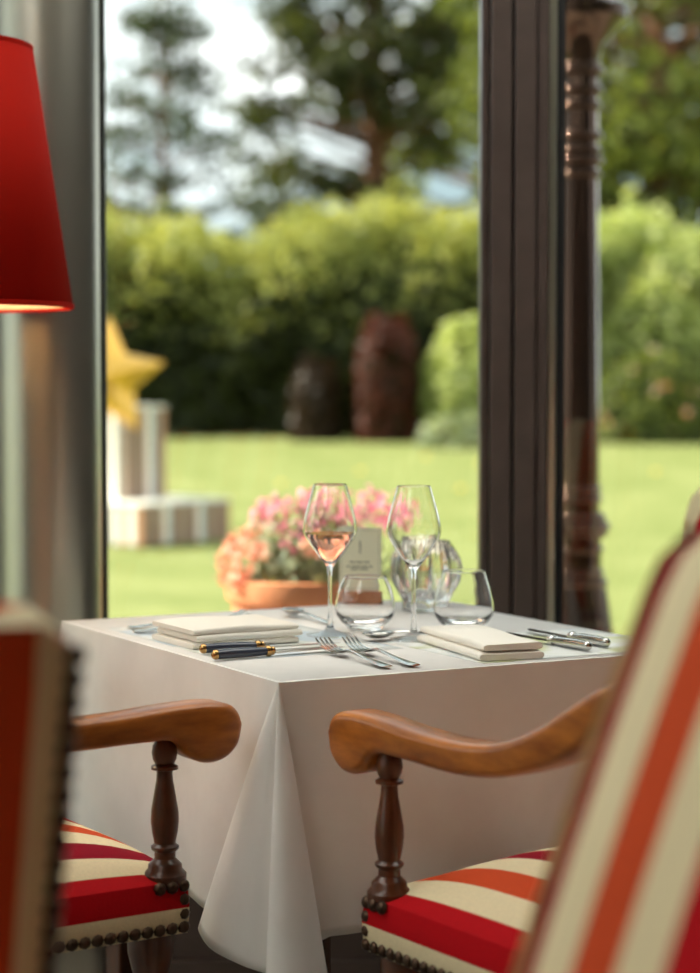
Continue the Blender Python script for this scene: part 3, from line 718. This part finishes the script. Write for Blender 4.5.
def leaves(name, pts, nrm, size, m, parent=None, spread=.9, kind=None):
    """one mesh of many folded leaf blades"""
    n = len(pts); pts = np.asarray(pts)
    nr = np.asarray(nrm) + rng.normal(0, spread, (n, 3)); nr /= np.linalg.norm(nr, axis=1)[:, None] + 1e-9
    t = rng.normal(0, 1, (n, 3)); t -= nr * np.sum(t * nr, 1)[:, None]; t /= np.linalg.norm(t, axis=1)[:, None] + 1e-9
    b = np.cross(nr, t); s = (np.asarray(size) * rng.uniform(.6, 1.3, n))[:, None]
    v = np.stack([pts - t * s, pts - b * s * .55 + nr * s * .12, pts + t * s, pts + b * s * .55 + nr * s * .12], 1).reshape(-1, 3)
    me = bpy.data.meshes.new(name); me.vertices.add(4 * n); me.vertices.foreach_set('co', v.ravel())
    me.loops.add(4 * n); me.loops.foreach_set('vertex_index', np.arange(4 * n)); me.polygons.add(n)
    me.polygons.foreach_set('loop_start', np.arange(n) * 4); me.polygons.foreach_set('loop_total', np.full(n, 4)); me.update()
    me.materials.append(MATS[m]); o = bpy.data.objects.new(name, me); COL.objects.link(o)
    if parent: o.parent = parent
    return o
def core(name, parent, f, nx, ny, m='hedge_core'):
    vs = []
    for i in range(nx + 1):
        for j in range(ny + 1): vs.append(f(i / nx, j / ny))
    mb = MB(); mb.add(vs, [(i * (ny + 1) + j, (i + 1) * (ny + 1) + j, (i + 1) * (ny + 1) + j + 1, i * (ny + 1) + j + 1) for i in range(nx) for j in range(ny)])
    return mb.build(name, m, parent)

def hedge(name, label, x0, x1, yc, dep, h, hv, n, lm, tm, size, seed, cat='hedge'):
    r = np.random.default_rng(seed); ph = r.uniform(0, 6, 8); z0 = gz(yc - dep)
    root = empty(name, ((x0 + x1) / 2, yc, z0), label=label, cat=cat); cx = (x0 + x1) / 2
    def top(x): return h + hv * (math.sin(x * 1.1 + ph[0]) * .5 + math.sin(x * 2.3 + ph[1]) * .35 + math.sin(x * 4.7 + ph[2]) * .25)
    def fy(x, z): return -dep * (1 - .28 * max(0, z / h) ** 2) + .18 * math.sin(x * 1.7 + z * 1.3 + ph[3]) + .12 * math.sin(x * 3.9 - z * 2.9 + ph[4])
    def cf(u, v):
        x = x0 + (x1 - x0) * u; H = top(x) - .18
        if v < .6: z = H * v / .6; return (x - cx, fy(x, z) + .16, z)
        w = (v - .6) / .4; return (x - cx, fy(x, H) + .16 + w * (2 * dep - .3), H * (1 if w < .6 else 1 - (w - .6) * 2.5))
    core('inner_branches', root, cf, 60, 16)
    P = []; N = []; P2 = []; N2 = []
    for _ in range(n):
        x = r.uniform(x0, x1); H = top(x)
        if r.random() < .62:
            z = r.uniform(0, 1) * H; p = (x - cx, fy(x, z) + r.uniform(-.10, .14), z); nn = (0, -1, .25)
        else:
            w = r.uniform(0, 1); p = (x - cx, fy(x, H) + w * dep * 1.6, H + r.normal(0, .10) + (.25 * r.random() ** 4)); nn = (0, -.3, 1)
        if p[2] > H * (.86 - .42 * r.random() ** 1.5): P2.append(p); N2.append(nn)  # upper leaves take the lighter colour that carries the sunlight
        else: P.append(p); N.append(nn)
    leaves('foliage', P, N, size, lm, root); leaves('sunlit_top', P2, N2, size, tm, root)
    return root
def bush(name, label, c, rx, ry, rz, n, lm, size, seed, cat='shrub', box=2.0, flowers=None):
    r = np.random.default_rng(seed); root = empty(name, c, label=label, cat=cat)
    d = r.normal(0, 1, (n, 3)); d[:, 2] = np.abs(d[:, 2]); d /= (np.sum(np.abs(d) ** box, 1) ** (1 / box))[:, None]
    ph = r.uniform(0, 6, 3)
    lump = 1 + .035 * np.sin(d[:, 0] * 6 + ph[0]) + .035 * np.sin(d[:, 1] * 7 + ph[1]) + .035 * np.sin(d[:, 2] * 7 + ph[2])
    P = d * np.array([rx, ry, rz]) * (lump * r.uniform(.86, 1.04, n))[:, None]
    leaves('foliage', P, d * 1.2, size, lm, root)
    def cf(u, v):
        t = 2 * PI * u; e = PI / 2 * v; q = np.array([math.cos(t) * math.cos(e), math.sin(t) * math.cos(e), math.sin(e)]); q /= (np.sum(np.abs(q) ** box)) ** (1 / box)
        return tuple(q * np.array([rx, ry, rz]) * .86)
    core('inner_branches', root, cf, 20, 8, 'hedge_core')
    if flowers:
        k, fm = flowers; idx = r.choice(n, k, replace=False); idx = [i for i in idx if d[i, 1] < .2]
        leaves('blossom', P[idx] * 1.03, d[idx], size * 1.0, fm, root)
    return root
def tree(name, label, base, H, trunk_r, clusters, lm, size, per, rad, seed, bend=0, flat=.6, cat='tree'):
    r = np.random.default_rng(seed); root = empty(name, base, label=label, cat=cat)
    mb = MB(); mb.tube([(bend * math.sin(k * .9) * .2, 0, H * k / 8) for k in range(9)], [trunk_r * (1 - .09 * k) for k in range(9)], 10); mb.build('trunk', 'bark', root)
    P = []; N = []
    mb = MB()
    for (cx, cy, cz) in clusters:
        st = max(.4, cz - .25 * math.hypot(cx, cy) - .1)
        mb.tube([(0, 0, st), (cx * .5, cy * .5, (st + cz) / 2 + .05), (cx, cy, cz)], [trunk_r * .28, trunk_r * .18, .012], 5)
        q = r.normal(0, 1, (per, 3)); q /= np.linalg.norm(q, axis=1)[:, None]; q *= (r.uniform(.2, 1, per) ** .5)[:, None] * rad * r.uniform(.7, 1.3)
        q[:, 2] *= flat; P.append(q + np.array([cx, cy, cz])); N.append(q / rad + np.array([0, 0, .5]))
    mb.build('branches', 'bark', root)
    leaves('crown', np.concatenate(P), np.concatenate(N), size, lm, root)
    return root
def crown(seed, n, z0, z1, rmax, shape='cone', gap=0):
    r = np.random.default_rng(seed); out = []
    for _ in range(n):
        z = r.uniform(z0, z1); u = (z - z0) / (z1 - z0)
        R = rmax * ((1 - .75 * u) if shape == 'cone' else math.sqrt(max(.05, 1 - (2 * u - 1) ** 2)))
        t = r.uniform(0, 2 * PI); q = R * math.sqrt(r.uniform(.12, 1)); out.append((q * math.cos(t), q * math.sin(t), z))
    return out

hedge('tall_hedge', 'tall green hedge with sunlit yellow-green tops across the back of the lawn', -6.5, 2.6, 26.0, .9, 2.50, .30, 17000, 'leaf_hedge_shade', 'leaf_hedge_lit', .075, 3)
hedge('light_hedge', 'pale yellow-green hedge at the right behind the lamp post', 2.7, 7.5, 27.0, .9, 2.40, .30, 8000, 'leaf_hedge_lit', 'leaf_bright', .10, 5)
bush('reflection_bush', 'rust-brown rounded bush standing in for a chair reflection against the dark hedge', (.415, 24.25, gz(24.25)), .34, .36, 1.42, 2600, 'leaf_reflection', .05, 11, box=3.4)  # bush added in place of a chair back reflected in the pane
bush('rust_shrub', 'low rust-brown shrub in the dark hedge left of the reflection bush', (-.42, 24.4, gz(24.4)), .28, .3, .95, 1900, 'leaf_rust', .055, 12, box=3)
bush('round_bush', 'round bright green bush right of the reflection bush', (1.38, 24.2, gz(24.2) + .25), .52, .5, 1.22, 1700, 'leaf_bright', .09, 13)
bush('low_bush', 'low silvery green mound below the round bright bush', (1.2, 23.1, gz(23.1)), .45, .4, .36, 900, 'leaf_geranium', .05, 14)
bush('flower_shrub', 'leafy flower shrub at the lawn edge right of the lamp post, orange blooms', (3.55, 24.2, gz(24.2)), .75, .6, 1.05, 3000, 'leaf_right', .065, 15, flowers=(60, 'petal_orange'))
bush('flower_shrub', 'leafy shrub at the far right edge of the lawn', (5.3, 24.6, gz(24.6)), .8, .6, 1.25, 2600, 'leaf_right', .07, 16, flowers=(30, 'petal_orange'))
bush('light_shrub', 'bright shrub behind the flower shrubs at the right', (3.75, 25.35, gz(25.35)), .8, .4, 1.95, 2200, 'leaf_bright', .07, 17)
tree('tall_conifer', 'tall dark conifer with a reddish trunk in the middle of the view', (.47, 38, .5), 13.8, .30, crown(21, 175, 3.0, 13.2, 3.1), 'leaf_conifer', .127, 80, .72, 22, flat=.5)
tree('sparse_conifer', 'sparse grey-green conifer against the bright sky at the left', (-2.80, 31, .5), 6.5, .11, crown(25, 78, 2.2, 6.3, 1.75), 'leaf_sparse', .078, 40, .44, 26, flat=.4)
tree('background_tree', 'green leafy tree behind the tall conifer, next to the mullion', (3.1, 46, .5), 12, .22, crown(31, 90, 2.5, 10.5, 2.6, 'round'), 'leaf_right', .14, 75, .75, 32)
tree('leafy_tree', 'large leafy tree filling the right window above the hedge', (4.6, 31, .5), 11, .25, crown(35, 160, 2.4, 10.0, 2.9, 'round'), 'leaf_right', .11, 85, .72, 36)
tree('leafy_tree', 'dark leafy tree at the far right behind the hedge', (7.3, 39, .5), 11, .25, crown(41, 110, 2.4, 10.0, 2.9, 'round'), 'leaf_conifer', .13, 75, .8, 42)
tree('young_tree', 'dark young tree beside the left edge of the window', (-5.4, 36, .5), 6.5, .12, crown(45, 40, 2.0, 5.8, 1.3), 'leaf_conifer', .10, 60, .45, 46)

# cast-iron lamp post
def lamp_post():
    r = empty('lamp_post', (.612, 5.5, -.10), label='ornate dark cast-iron lamp post outside, right of the mullion', cat='lamp post')
    b = MB().lathe([(.0001, 0), (.17, 0), (.17, .10), (.15, .12), (.135, .30), (.11, .50), (.085, .66), (.078, .70), (.0001, .70)], 28).build('base', 'cast_iron', r)
    MB().lathe([(.0001, .68), (.066, .70), (.062, .86), (.0001, .86)], 28).build('lower_shaft', 'cast_iron', r)
    for z, rr in ((.71, .082), (.735, .072), (.80, .070), (.845, .082), (.862, .088), (.885, .076), (.935, .066), (.960, .064), (1.80, .058), (1.835, .064), (1.862, .058), (1.90, .062), (1.98, .058), (2.02, .062), (2.07, .066), (2.085, .058)):
        MB().lathe([(rr - .013 + .013 * math.cos(q_), z + .013 * math.sin(q_)) for q_ in [PI * (k_ / 12 - .5) for k_ in range(13)]], 32).build('ring', 'cast_iron', r)
    MB().lathe([(.0001, .85), (.060, .86), (.056, 1.20), (.050, 1.70), (.048, 2.12), (.0001, 2.12)], 12).build('shaft', 'cast_iron', r, angle=20)
    MB().lathe([(.0001, 2.10), (.05, 2.10), (.06, 2.14), (.10, 2.19), (.125, 2.21), (.125, 2.24), (.09, 2.26), (.07, 2.30), (.0001, 2.31)], 28).build('bracket_plate', 'cast_iron', r)
    ln = MB().lathe([(.085, 2.30), (.15, 2.72), (.0001, 2.72)], 6).build('lantern_glass', 'pane_glass', r, False)
    MB().lathe([(.0001, 2.98), (.03, 2.96), (.05, 2.86), (.17, 2.74), (.17, 2.71), (.0001, 2.71)], 6).build('lantern_roof', 'cast_iron', r, False)
lamp_post()

# planter of geraniums
def planter():
    cx, cy = -.11, 5.0
    pd = MB().lathe([(.0001, 0), (.16, 0), (.16, .05), (.12, .08), (.11, .385), (.15, .425), (.15, .455), (.0001, .455)], 28).build('pedestal', 'pedestal_stone')
    put(pd, (cx, cy, -.10)); tag(pd, 'stone pedestal below the terracotta planter on the terrace', 'pedestal')
    r = empty('flower_planter', (cx, cy, .355), label='wide terracotta planter of pink and orange geraniums on the terrace', cat='planter')
    MB().lathe([(.0001, 0), (.12, 0), (.15, .08), (.178, .24), (.180, .262), (.192, .264), (.196, .285), (.194, .315), (.186, .318), (.176, .312), (.172, .27), (.0001, .27)], 40).build('pot', 'terracotta', r)
    MB().lathe([(.0001, .286), (.172, .284)], 24).build('soil', 'soil', r)
    q = np.random.default_rng(5)
    n = 620; d = q.normal(0, 1, (n, 3)); d[:, 2] = np.abs(d[:, 2]); d /= np.linalg.norm(d, axis=1)[:, None]
    P = d * np.array([.20, .19, .20]) * q.uniform(.45, 1.0, n)[:, None] + np.array([.02, 0, .30])
    leaves('leaf_mass', P, d + np.array([0, -.3, .4]), .024, 'leaf_geranium', r, .5)
    heads = [(-.055, -.05, .465, .05, 'p'), (-.085, .03, .485, .046, 'p'), (.0, -.02, .50, .045, 'p'), (.035, -.08, .44, .048, 'p'), (.085, -.03, .495, .045, 'p'), (.11, -.06, .455, .04, 'p'),
             (.155, .0, .50, .046, 'p'), (.20, -.04, .485, .046, 'p'), (.245, -.02, .465, .05, 'p'), (.03, .06, .50, .045, 'p'), (.17, .08, .47, .05, 'p'), (-.02, -.12, .40, .035, 'p'), (-.11, .0, .46, .035, 'p'), (.23, .05, .44, .04, 'p'),
             (-.16, -.06, .40, .038, 'o'), (-.185, -.02, .36, .036, 'o'), (-.14, -.11, .355, .036, 'o'), (-.175, .04, .39, .034, 'o'), (-.11, -.14, .39, .030, 'o'), (-.19, -.05, .325, .032, 'o'), (-.12, -.06, .43, .034, 'o'), (-.155, -.11, .315, .03, 'o'), (.02, -.16, .40, .03, 'o')]
    for x, y, z, rad, k in heads:
        m = 46; e = q.normal(0, 1, (m, 3)); e /= np.linalg.norm(e, axis=1)[:, None]
        h = leaves('flower_head', e * rad * q.uniform(.55, 1, m)[:, None], e, .0115, 'petal_pink' if k == 'p' else 'petal_orange', r, .35); h.location = (x, y, z)
        MB().tube([(x * .5, y * .5, .29), (x * .9, y * .9, (.29 + z) / 2), (x, y, z - .01)], .0025, 5).build('stem', 'leaf_geranium', r)
planter()

# gold star balloon on a striped plinth
PX, PYY = -1.45, 13.6; PZ = gz(PYY)
def striped_box(parent, x0, x1, y0, y1, z0, z1, sw):
    MB().box(x0 + .012, x1 - .012, y0 + .012, y1 - .012, z0, z1 - .012).build('core', 'box_core', parent, False)
    k = 0; x = x0; cyc = ['plank_white', 'plank_brown', 'plank_white', 'plank_brown', 'plank_white', 'plank_grey']
    while x < x1 - 1e-4:
        xe = min(x + sw, x1); MB().box(x + .002, xe - .002, y0, y0 + .013, z0, z1).build('plank', cyc[k % 6], parent, False); x = xe; k += 1
    y = y0 + .013; cyc = ['plank_brown', 'plank_grey', 'plank_brown', 'plank_white', 'plank_grey']
    for sx in (x0, x1 - .013):
        y = y0 + .013; k = 0
        while y < y1 - 1e-4:
            ye = min(y + sw, y1); MB().box(sx, sx + .013, y + .002, ye - .002, z0, z1).build('plank', cyc[k % 5], parent, False); y = ye; k += 1
    MB().box(x0 - .005, x1 + .005, y0 - .005, y1 + .005, z1, z1 + .018).build('top_board', 'plinth_top', parent, False)
pl = empty('striped_plinth', (PX, PYY, PZ), math.radians(-38), label='low plinth of vertical white and brown stripes on the lawn', cat='plinth')
striped_box(pl, -.55, .47, -.40, .45, 0, .25, .064)
pz1 = PZ + .25 + .0185
pl2 = empty('striped_pillar', (PX - .06, PYY + .05, pz1), math.radians(-38), label='upright striped pillar standing on the low plinth, below the gold star', cat='plinth')
striped_box(pl2, -.20, .20, -.20, .20, 0, .60, .066)
def star():
    R1, R2, n = .40, .205, 10; pts = []
    for i in range(n):
        t = PI / 2 + i * PI / 5; rr = R1 if i % 2 == 0 else R2; pts.append(Vector((rr * math.cos(t), 0, rr * math.sin(t))))
    fine = []
    for i in range(n):
        a_, b_ = pts[i], pts[(i + 1) % n]
        for k in range(6): fine.append(a_.lerp(b_, k / 6) )
    N = len(fine); rings = 8; vs = []; fs = []
    for sgn in (-1, 1):
        o = len(vs)
        for j in range(rings + 1):
            q = 1 - j / rings
            for p in fine: 
                e = 1 - q ** 2.2
                vs.append((p.x * q, sgn * .17 * (e ** .6) * (1 if q < 1 else 0), p.z * q))
        fs += [(o + j * N + i, o + j * N + (i + 1) % N, o + (j + 1) * N + (i + 1) % N, o + (j + 1) * N + i) for j in range(rings) for i in range(N)]
    mb = MB(); mb.add(vs, fs); o = mb.build('star_balloon', 'gold_foil', angle=180)
    put(o, (-1.57, PYY - .42, pz1 + .80)); o.rotation_euler = (0, math.radians(4), math.radians(-8))
    MB().tube([(0, 0, -.20), (.01, .05, -.6), (0, .02, -.80)], .004, 5).build('ribbon', 'plinth_top', o)
    tag(o, 'shiny gold star balloon above the striped pillar', 'balloon')
star()
# a few dandelions on the lawn
dm = MB().lathe([(.0001, .02), (.035, .012), (.035, 0), (.0001, 0)], 8).build('dandelion', 'petal_yellow')
spots = [(1.15, 14.2), (.55, 15.5), (.95, 17.5), (1.35, 12.9), (-.6, 18), (-1.1, 16.2), (.1, 19.5), (1.3, 20.4), (-.5, 14.5), (2.6, 15), (3.4, 17.2), (2.9, 19.4), (3.8, 21), (.8, 21.5)]
for i, (x_, y_) in enumerate(spots):
    o = dm if i == 0 else dm.copy()
    if i: COL.objects.link(o)
    put(o, (x_, y_, gz(y_) + .004)); tag(o, 'small yellow dandelion flower dotted on the lawn', 'flower', 'dandelions on the lawn')
